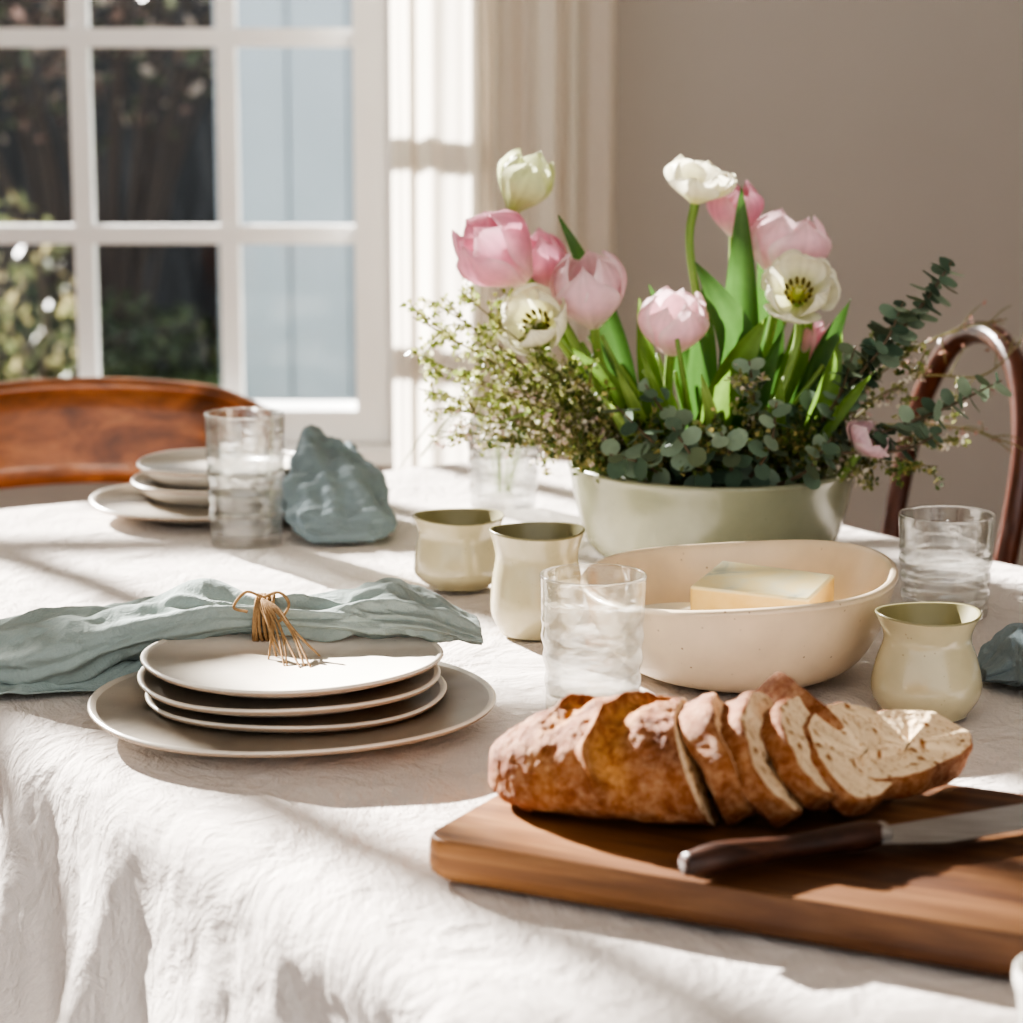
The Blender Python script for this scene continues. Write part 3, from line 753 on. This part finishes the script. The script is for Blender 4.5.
for b_, t, w, bow, c, cu in LV:
    blade(lf, (b_[0], b_[1], TZ+b_[2]), (t[0], t[1], TZ+t[2]), w, bow, c, curl=cu)
lf.build('tulip_leaves', [M_leaf], origin=tuple(fa.location), parent=fa)

# eucalyptus
EC = [lin(112, 132, 112), lin(130, 148, 128), lin(88, 108, 90), lin(142, 158, 136), lin(104, 116, 92)]
def roundleaf(mb, c, nrm, along, r, col):
    nrm = nrm.normalized(); a = (along-nrm*along.dot(nrm))
    if a.length < 1e-4: a = Vector((1, 0, 0))
    a.normalize(); b_ = nrm.cross(a); asp = random.uniform(.75, 1.0)
    vs = [c+a*r]
    for k in range(12):
        t = 2*math.pi*k/12
        vs.append(c+a*r*(1+math.cos(t)*1.08)+b_*r*asp*math.sin(t)+nrm*r*(0.25*abs(math.sin(t))+0.12*math.cos(t*2)))
    mb.add(vs, [(0, 1+k, 1+(k+1) % 12) for k in range(12)], 0, shade(col, random.uniform(.85, 1.15)))
def euc(mb, pts, n, r0, r1, cols=EC):
    P = spline([(p[0], p[1], TZ+p[2]) for p in pts], 60)
    mb.tube([(p[0], p[1], TZ+p[2]) for p in pts], [0.0022]+[0.0014]*(len(pts)-2)+[0.0006], 24, 6, 1, lin(112, 96, 76))
    for i in range(n):
        t = (i+0.5)/n; k = int(6+t*53); c = Vector(P[min(k, 59)]); d = Vector(P[min(k, 59)]-P[k-3]).normalized()
        for s in (0, 1):
            a = i*1.57+s*math.pi+random.uniform(-.5, .5)
            x = d.cross(Vector((0, 1, 0.2))).normalized(); y = d.cross(x)
            al = x*math.cos(a)+y*math.sin(a)
            nrm = (d*0.7 + al.cross(d)*random.uniform(-.9, .9) + Vector((random.uniform(-.4, .4), -0.4, 0.4)))
            roundleaf(mb, c, nrm, al+d*0.4, (r0*(1-t)+r1*t)*random.uniform(.75, 1.1), random.choice(cols))
eu = MB()
for pts, n, r0, r1 in [
    ([(.21, 2.02, .08), (.26, 2.01, .13), (.315, 2.0, .19), (.345, 2.0, .225), (.366, 2.0, .258)], 26, .0125, .0095),
    ([(.22, 2.0, .08), (.29, 1.98, .11), (.35, 1.97, .135), (.405, 1.97, .162)], 20, .0115, .0085),
    ([(.21, 1.99, .08), (.26, 1.97, .10), (.32, 1.96, .105), (.355, 1.96, .12)], 10, .009, .007),
    ([(.23, 2.02, .09), (.28, 2.0, .15), (.31, 1.99, .19), (.325, 1.99, .225)], 12, .0115, .009),
    ([(.15, 1.98, .08), (.12, 1.95, .11), (.085, 1.94, .145)], 7, .013, .009),
    ([(.14, 1.98, .07), (.11, 1.95, .095), (.08, 1.94, .105)], 6, .012, .009),
    ([(.17, 1.97, .07), (.15, 1.935, .10), (.13, 1.925, .13)], 6, .013, .010),
    ([(.18, 1.97, .07), (.18, 1.94, .10), (.17, 1.93, .125)], 6, .012, .009),
    ([(.19, 1.97, .07), (.21, 1.935, .11), (.215, 1.93, .15)], 6, .011, .009),
    ([(.21, 1.97, .07), (.24, 1.94, .09), (.26, 1.93, .12)], 6, .010, .008),
    ([(.19, 1.99, .09), (.2, 1.97, .14), (.195, 1.96, .18)], 7, .010, .008),
    ([(.16, 1.99, .09), (.13, 1.97, .13), (.11, 1.96, .16)], 6, .010, .008),
    ([(.23, 2.0, .09), (.27, 1.99, .14), (.285, 1.98, .19)], 9, .010, .008)]:
    euc(eu, pts, n, r0, r1)
eu.build('eucalyptus', [M_euc, M_stem], origin=tuple(fa.location), parent=fa)

# filler sprays
def spray(mb, pts, n, spread, size, cols, twigs=9, seed=0):
    rnd = random.Random(seed)
    pts = [(p[0], p[1], TZ+p[2]) for p in pts]
    P = spline(pts, 50)
    mb.tube(pts, [0.0016]+[0.0010]*(len(pts)-2)+[0.0005], 24, 5, 1, lin(128, 122, 80))
    for k in range(twigs):
        i = int(12+36*(k+rnd.random())/twigs); i = min(i, 49)
        c = Vector(P[i]); d = (Vector(P[i])-Vector(P[i-4])).normalized()
        e = c + (d*0.8+Vector((rnd.gauss(0, .7), rnd.gauss(0, .5), rnd.gauss(0.1, .7)))).normalized()*spread*rnd.uniform(.5, 1.1)
        mb.tube([c, (c+e)/2+Vector((0, 0, .002)), e], [0.0008, 0.0006, 0.0004], 8, 4, 1, lin(132, 128, 84))
        for m_ in range(n):
            t = rnd.uniform(0.15, 1.05); p = c.lerp(e, t)+Vector((rnd.gauss(0, 1), rnd.gauss(0, 1), rnd.gauss(0, 1)))*0.0028
            a = Vector((rnd.gauss(0, 1), rnd.gauss(0, 1), rnd.gauss(0.3, 1))).normalized()*size*rnd.uniform(.6, 1.4)
            b2 = a.cross(Vector((rnd.gauss(0, 1), rnd.gauss(0, 1), rnd.gauss(0, 1)))).normalized()*size*0.55
            mb.add([p-a*.4, p+b2, p+a, p-b2], [(0, 1, 2, 3)], 0, rnd.choice(cols))
sp = MB()
YG = [lin(170, 178, 112), lin(142, 156, 88), lin(196, 196, 140), lin(222, 218, 190), lin(124, 136, 78)]
WB = [lin(228, 216, 200), lin(206, 182, 172), lin(164, 164, 114), lin(230, 222, 206), lin(124, 134, 80), lin(140, 146, 90)]
DG = [lin(96, 114, 62), lin(122, 134, 74), lin(78, 96, 54), lin(160, 150, 98)]
for i, (tip, cols) in enumerate([((-.083, 2.0, .212), YG), ((-.076, 2.0, .178), YG), ((-.055, 1.99, .136), WB), ((-.045, 2.03, .232), YG), ((-.027, 1.98, .128), WB), ((-.03, 2.02, .19), YG),
                                 ((0.01, 1.96, .15), WB), ((0.03, 1.95, .125), WB), ((0.04, 1.95, .105), DG), ((0.05, 1.97, .165), DG), ((-0.066, 2.03, .222), YG), ((0.0, 1.97, .11), DG), ((0.02, 1.97, .17), YG), ((-0.01, 2.0, .16), YG),
                                 ((-.078, 2.01, .150), YG), ((-.02, 1.99, .215), YG), ((-.045, 1.98, .165), YG), ((-.06, 2.0, .115), WB)]):
    r = Vector((.11, 2.0, .075)); t = Vector(tip); mid = r.lerp(t, .5)+Vector((0, -.005, .012))
    spray(sp, [r, mid, t], 22, 0.031, 0.0048 if cols is YG else 0.0040, cols, 12, i)
for i, (tip, cols) in enumerate([((.30, 1.97, .09), WB), ((.37, 1.98, .11), WB), ((.36, 2.0, .085), DG), ((.33, 2.03, .21), DG), ((.38, 2.0, .13), WB), ((.19, 1.95, .165), WB), ((.30, 2.0, .15), DG), ((.345, 2.0, .165), WB), ((.25, 1.95, .10), DG), ((.35, 2.02, .19), DG)]):
    r = Vector((.22, 2.0, .075)); t = Vector(tip); mid = r.lerp(t, .5)+Vector((0, -.005, .01))
    spray(sp, [r, mid, t], 18, 0.028, 0.0042, cols, 10, 40+i)
for i in range(30):
    a = -math.pi*random.uniform(-0.05, 1.05); rr = 0.108
    t = Vector((gc[0]+rr*math.cos(a), gc[1]+rr*math.sin(a), .095+random.uniform(0, .03))); r = Vector((gc[0]+.06*math.cos(a), gc[1]+.06*math.sin(a), .065))
    spray(sp, [r, r.lerp(t, .5)+Vector((0, 0, .012)), t], 14, 0.022, 0.0045, DG, 7, 80+i)
for i, pts in enumerate([[(.24, 2.08, .08), (.33, 2.14, .15), (.40, 2.18, .18), (.455, 2.2, .19)], [(.24, 2.08, .08), (.34, 2.14, .10), (.42, 2.18, .09), (.46, 2.2, .075)], [(.25, 2.07, .07), (.35, 2.13, .14), (.43, 2.18, .14), (.47, 2.2, .17)]]):
    spray(sp, pts, 3, 0.035, 0.0035, [lin(190, 150, 140), lin(160, 130, 116)], 9, 130+i)
sp.build('filler_sprays', [M_leaf, M_stem], origin=tuple(fa.location), parent=fa)
mb = MB()
mb.lathe([(0, 0.012), (0.09, 0.012), (0.108, 0.05), (0.10, 0.062), (0.05, 0.07), (0, 0.072)], 20, 40, (gc[0], gc[1], TZ), wob=lambda r, z, a: (r, z+0.004*noise.noise(Vector((r*60*math.cos(a), r*60*math.sin(a), 1)))))
mb.build('floral_base', [M_soil], origin=(gc[0], gc[1], TZ), parent=fa)
mb = MB()
for k in range(12):
    a = random.uniform(-1, 1)
    mb.tube([(-0.008+0.006*a, 2.295, TZ+0.012), (-0.008+0.02*a, 2.29, TZ+0.07), (-0.03+0.04*a, 2.27, TZ+0.10+0.01*a), (-0.06+0.05*a, 2.25, TZ+0.07+0.03*a)], [0.0010, 0.0010, 0.0009, 0.0004], 18, 5, 0, G3)
mb.build('grass_sprig', [M_stem], origin=(-0.008, 2.295, TZ+0.01))

# ---------------------------------------------------------------- cutting board
br = math.radians(-27.4)
mb = MB()
Lb, Wb, Hb, rc = 0.52, 0.220, 0.022, 0.016
out = []
for cx, cy, a0 in ((Lb/2-rc, Wb/2-rc, 0), (-Lb/2+rc, Wb/2-rc, 90), (-Lb/2+rc, -Wb/2+rc, 180), (Lb/2-rc, -Wb/2+rc, 270)):
    for k in range(9):
        a = math.radians(a0+k*90/8); out.append((cx+rc*math.cos(a), cy+rc*math.sin(a)))
rows = [[(x*(1-i_), y*(1-i_*2), z) for x, y in out] for i_, z in ((0.014, 0), (0.003, 0.003), (0, 0.007), (0, 0.015), (0.001, 0.0185), (0.004, 0.0212), (0.008, Hb))]
mb.grid(rows, closeu=True, cap=True)
bdc = Vector((0.233, 1.170, TZ+0.0002))
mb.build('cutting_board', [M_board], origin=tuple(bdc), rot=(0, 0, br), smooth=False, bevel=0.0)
BT = TZ+0.0225

# ---------------------------------------------------------------- bread
def xsec(th, hw, h):
    ct, s_ = math.cos(th), math.sin(th)
    y = hw*math.copysign(abs(ct)**0.85, ct)
    zc = 0.36*h
    z = zc + (0.64*h*s_ if s_ > 0 else zc*math.copysign(abs(s_)**0.6, s_))
    return y, z
bread = empty('sliced_bread_loaf', (0.06, 1.255, BT))
mb = MB()
nS, nT = 180, 200; rows = []; cols = []
L = 0.118
for i in range(nS):
    s = i/(nS-1)
    tp = min(1, s/0.85); k = math.sqrt(max(0, 1-(1-tp)**2.3))
    k = max(k, 0.02)
    row = []
    for j in range(nT):
        th = 2*math.pi*j/nT
        y, z = xsec(th, 0.052*k, 0.057*(0.25+0.75*k))
        if s < 0.35: z += 0.010*(1-s/0.35)**2*(1-k)
        x = s*L - (z-0.02)*0.45*s
        f = (s*1.55 - 0.42*math.cos(th) + 0.25*math.sin(th) + 0.12)
        up = max(0, math.sin(th)+0.15)
        ridge = 0; msk = 0
        if 0.22 < s < 0.995 and up > 0:
            wgt = min(1, up*2.0)*min(1, (s-0.22)*5)*min(1, (0.995-s)*14)
            for cen in (0.95, 1.55):
                fj = f - cen + 0.08*noise.noise(Vector((y*60, z*60, x*30)))
                ridge += (math.exp(-((fj+0.10)/0.035)**2)*0.0050 - math.exp(-((fj-0.06)/0.09)**2)*0.0040)*wgt
                msk += min(1, 1.15*math.exp(-((fj-0.06)/0.13)**2))*wgt
        n_ = 0.003*noise.noise(Vector((x*40, y*40, z*40)))+0.0017*noise.noise(Vector((x*110, y*110, z*110)))+0.0009*noise.noise(Vector((x*280, y*280, z*280)))
        dd = ridge + n_*min(1, k*2)
        cy, cz = math.cos(th), math.sin(th)
        row.append((x, y+cy*dd, max(z+cz*dd, 0.0)))
        cols.append((min(1, msk), 0, 0, 1))
    rows.append(row)
mb.grid(rows, 0, cols, closeu=True, cap=True)
mb.m[-1] = 1
ob = mb.build('loaf', [M_crust, M_crumb], origin=(-0.012, 1.258, BT), rot=(0, 0, math.radians(-10)), parent=bread)
def slice_(name, loc, lean, yaw, roll=0, hw=0.048, h=0.056, th=0.015, seed=0):
    mb = MB(); nT = 96
    def ring(x, k):
        r = []
        for j in range(nT):
            t = 2*math.pi*j/nT
            y, z = xsec(t, hw, h)
            n_ = 1+0.09*noise.noise(Vector((y*40+seed, z*40, seed)))+0.035*noise.noise(Vector((y*160, z*160, x*200+seed)))
            r.append((x*(1+0.25*y/hw)+0.0036*noise.noise(Vector((y*35, z*35, seed*3.0)))+0.0010*noise.noise(Vector((y*160, z*160, x*50))), y*k*n_, (z-h*.4)*k*n_+h*.4))
        return r
    xs_ = [(-th/2, 0.95), (-th/2+0.001, 0.99), (-th*.25, 1.02), (th*.05, 1.0), (th*.25, 1.018), (th/2-0.001, 0.99), (th/2, 0.95)]
    mb.grid([ring(x, k) for x, k in xs_], 0, (0.1, 0, 0, 1), closeu=True)
    for x, s in ((-th/2, -1), (th/2, 1)):
        rr = [ring(x, 0.95*f) for f in (1, .85, .7, .55, .4, .25, .1, .02)]
        mb.grid(rr, 1, (0, 0, 0, 1), closeu=True)
    R = Euler((0, 0, math.radians(yaw))).to_matrix() @ Euler((0, math.radians(lean), 0)).to_matrix() @ Euler((math.radians(roll), 0, 0)).to_matrix()
    zmin = min((R @ Vector(v)).z for v in mb.v)
    l = Vector(loc)
    l.z = BT - zmin + (0.0003 if l.z < 0 else l.z)
    return mb.build(name, [M_crust, M_crumb], origin=tuple(l), rot=R.to_euler(), parent=bread)
slice_('slice_1', (0.124, 1.238, -1), -28, -2, 0, seed=1, hw=0.053, h=0.060, th=0.022)
slice_('slice_2', (0.152, 1.234, -1), -36, -14, 8, seed=2, hw=0.050, h=0.061, th=0.019)
slice_('slice_3', (0.180, 1.236, -1), -44, -20, -5, seed=3, hw=0.050, h=0.060, th=0.018)
slice_('slice_4', (0.203, 1.242, -1), -54, -28, 4, seed=4, hw=0.047, h=0.058, th=0.017)
slice_('slice_5', (0.228, 1.256, 0.002), -68, -44, 0, seed=5, hw=0.047, h=0.052, th=0.018)
slice_('slice_6', (0.176, 1.294, -1), -38, 24, 0, seed=6, hw=0.038, h=0.058, th=0.026)

# ---------------------------------------------------------------- knife
kd = Vector((0.268-0.0846, 1.21-1.12, 0)).normalized(); ka = math.atan2(kd.y, kd.x)
kn = empty('bread_knife', (0.0846, 1.12, BT))
mb = MB()
mb.tube([(0, 0, 0.009), (0.02, 0.0, 0.010), (0.055, 0.001, 0.009), (0.10, 0, 0.009), (0.112, 0, 0.009)], [0.007, 0.0095, 0.0078, 0.0092, 0.008], 30, 14, 0, flat=0.8)
M4 = Matrix.Translation((0.0846, 1.12, BT)) @ Matrix.Rotation(ka, 4, 'Z')
mb.v = [tuple(M4 @ Vector(v)) for v in mb.v]
mb.build('handle', [M_knifeh], origin=(0.0846, 1.12, BT), parent=kn)
mb = MB(); rows = []
for i in range(30):
    t = i/29; x = 0.108+0.185*t
    hb = 0.010 + 0.008*min(1, t*6)
    if t > 0.75: hb *= math.sqrt(max(0.0004, 1-((t-0.75)/0.25)**2))
    rows.append([(x, 0.006, 0.0098), (x, 0.006, 0.0078), (x, 0.006-hb*1.6, 0.0068), (x, 0.006-hb*1.6-0.001, 0.0072)])
mb.grid(rows, closeu=True, cap=True)
mb.tube([(0.106, 0, 0.009), (0.116, 0, 0.009)], 0.0085, 4, 12, 0, flat=0.7)
mb.v = [tuple(M4 @ Vector(v)) for v in mb.v]
mb.build('blade', [M_steel], origin=(0.2, 1.18, BT), parent=kn, smooth=False)

# ---------------------------------------------------------------- chairs
def xf(loc, rot): return Matrix.Translation(loc) @ Matrix.Rotation(rot, 4, 'Z')
def chair_base(mb, M, seat_z=0.44, r=0.19, spread=0.17):
    s = MB()
    s.lathe([(0, seat_z-0.03), (r-0.02, seat_z-0.03), (r, seat_z-0.022), (r, seat_z-0.006), (r-0.012, seat_z), (r-0.04, seat_z-0.003), (0, seat_z-0.008)], 30, 48)
    for sx in (-1, 1):
        for sy in (-1, 1):
            s.tube([(sx*spread*0.75, sy*spread*0.75, seat_z-0.025), (sx*spread*0.9, sy*spread*0.9, 0.2), (sx*spread*1.05, sy*spread*1.05, 0.0)], [0.016, 0.014, 0.011], 10, 10)
    ringp = [(spread*1.15*math.cos(a*math.pi/8), spread*1.15*math.sin(a*math.pi/8), 0.24) for a in range(17)]
    s.tube(ringp, 0.009, 48, 8)
    mb.add([tuple(M @ Vector(v)) for v in s.v], s.f)
lc = (-0.478, 2.60, 0); Ml = xf(lc, math.radians(8))
ch = empty('dining_chair', lc)
mb = MB(); chair_base(mb, Ml); mb.build('seat_and_legs', [M_chair], origin=lc, parent=ch)
s = MB(); rows = []
nu = 48
def crest(u):
    x = 0.215*u; y = 0.235-0.075*u*u
    zt = 0.796-0.014*abs(u)**2-0.016*abs(u)**8; zb = 0.668+0.014*(1-u*u)+0.06*abs(u)**6
    return x, y, zb, zt
for i in range(nu):
    u = -1+2*i/(nu-1); x, y, zb, zt = crest(u)
    ring = []
    for k, (dy, f) in enumerate([(-.008, 0.03), (-.008, .25), (-.008, .5), (-.008, .75), (-.008, .97), (0, 1.0), (.008, .97), (.008, .5), (.008, .03), (0, 0)]):
        z = zb+(zt-zb)*f
        ring.append((x, y+dy+0.03*(f-0.5), z))
    rows.append(ring)
s.grid(rows, closeu=True, cap=True)
s.tube([(crest(u)[0], crest(u)[1]+0.012, crest(u)[3]) for u in (-1, -.75, -.5, -.25, 0, .25, .5, .75, 1)], 0.010, 60, 10)
for sx in (-1, 1):
    s.tube([(sx*0.212, 0.165, 0.775), (sx*0.205, 0.165, 0.70), (sx*0.18, 0.14, 0.56), (sx*0.15, 0.11, 0.425)], [0.012, 0.015, 0.015, 0.014], 20, 10)
s.tube([(-0.185, 0.148, 0.60), (0, 0.215, 0.585), (0.185, 0.148, 0.60)], 0.013, 24, 10, flat=0.7)
mb = MB(); mb.add([tuple(Ml @ Vector(v)) for v in s.v], s.f)
mb.build('backrest', [M_chair], origin=lc, parent=ch)

O = Vector((0.98, 0.2, 0)).normalized(); Wd = Vector((0.2, -0.98, 0)).normalized()
rcn = Vector((0.462, 2.45, 0)); seatc = rcn - O*0.205
ch2 = empty('bentwood_chair', tuple(seatc))
mb = MB(); chair_base(mb, xf(tuple(seatc), 0.2), 0.44, 0.19); mb.build('seat_and_legs', [M_hoop], origin=tuple(seatc), parent=ch2)
mb = MB()
def hp(w, zr): return tuple(rcn + Wd*w + O*((zr+0.0)*0.17) + Vector((0, 0, TZ+zr)))
hoop = [(-.125, -.33), (-.14, -.2), (-.150, -.08), (-.150, .0), (-.138, .06), (-.10, .115), (-.052, .142), (0, .150), (.052, .142), (.10, .115), (.138, .06), (.150, .0), (.150, -.08), (.14, -.2), (.125, -.33)]
mb.tube([hp(*p) for p in hoop], 0.0115, 90, 12)
inner = [(-.08, -.33), (-.09, -.2), (-.094, -.08), (-.075, .0), (0, .04), (.075, .0), (.094, -.08), (.09, -.2), (.08, -.33)]
inner = [(w, z-0.14 if z > -0.3 else z) for w, z in inner]
mb.tube([hp(*p) for p in inner], 0.009, 60, 10)
mb.build('backrest_hoop', [M_hoop], origin=tuple(rcn), parent=ch2)

# ---------------------------------------------------------------- light
sun = bpy.data.lights.new('sun', 'SUN'); sun.energy = 26.0; sun.angle = math.radians(0.8); sun.color = (1.0, 0.965, 0.915)
so = bpy.data.objects.new('sun', sun); scene.collection.objects.link(so); so.location = (-3, 8, 5)
ts = Vector((-0.6, 0.8, 0.46))
so.rotation_euler = ts.to_track_quat('Z', 'Y').to_euler()
w = bpy.data.worlds.new('World'); scene.world = w; w.use_nodes = True
bg = w.node_tree.nodes['Background']; bg.inputs[0].default_value = (0.99, 0.995, 1.0, 1); bg.inputs[1].default_value = 1.4

# ---------------------------------------------------------------- camera
cam = bpy.data.cameras.new('camera'); co = bpy.data.objects.new('camera', cam); scene.collection.objects.link(co)
co.location = (0, 0, TZ+0.41); co.rotation_euler = (math.radians(90-10.3), 0, 0)
cam.sensor_width = 36; cam.lens = 84.46; cam.clip_start = 0.02
cam.dof.use_dof = True; cam.dof.focus_distance = 1.6; cam.dof.aperture_fstop = 8.0
scene.camera = co
scene.view_settings.view_transform = 'AgX'
try: scene.view_settings.look = 'AgX - High Contrast'
except Exception: pass
scene.view_settings.exposure = 0.1
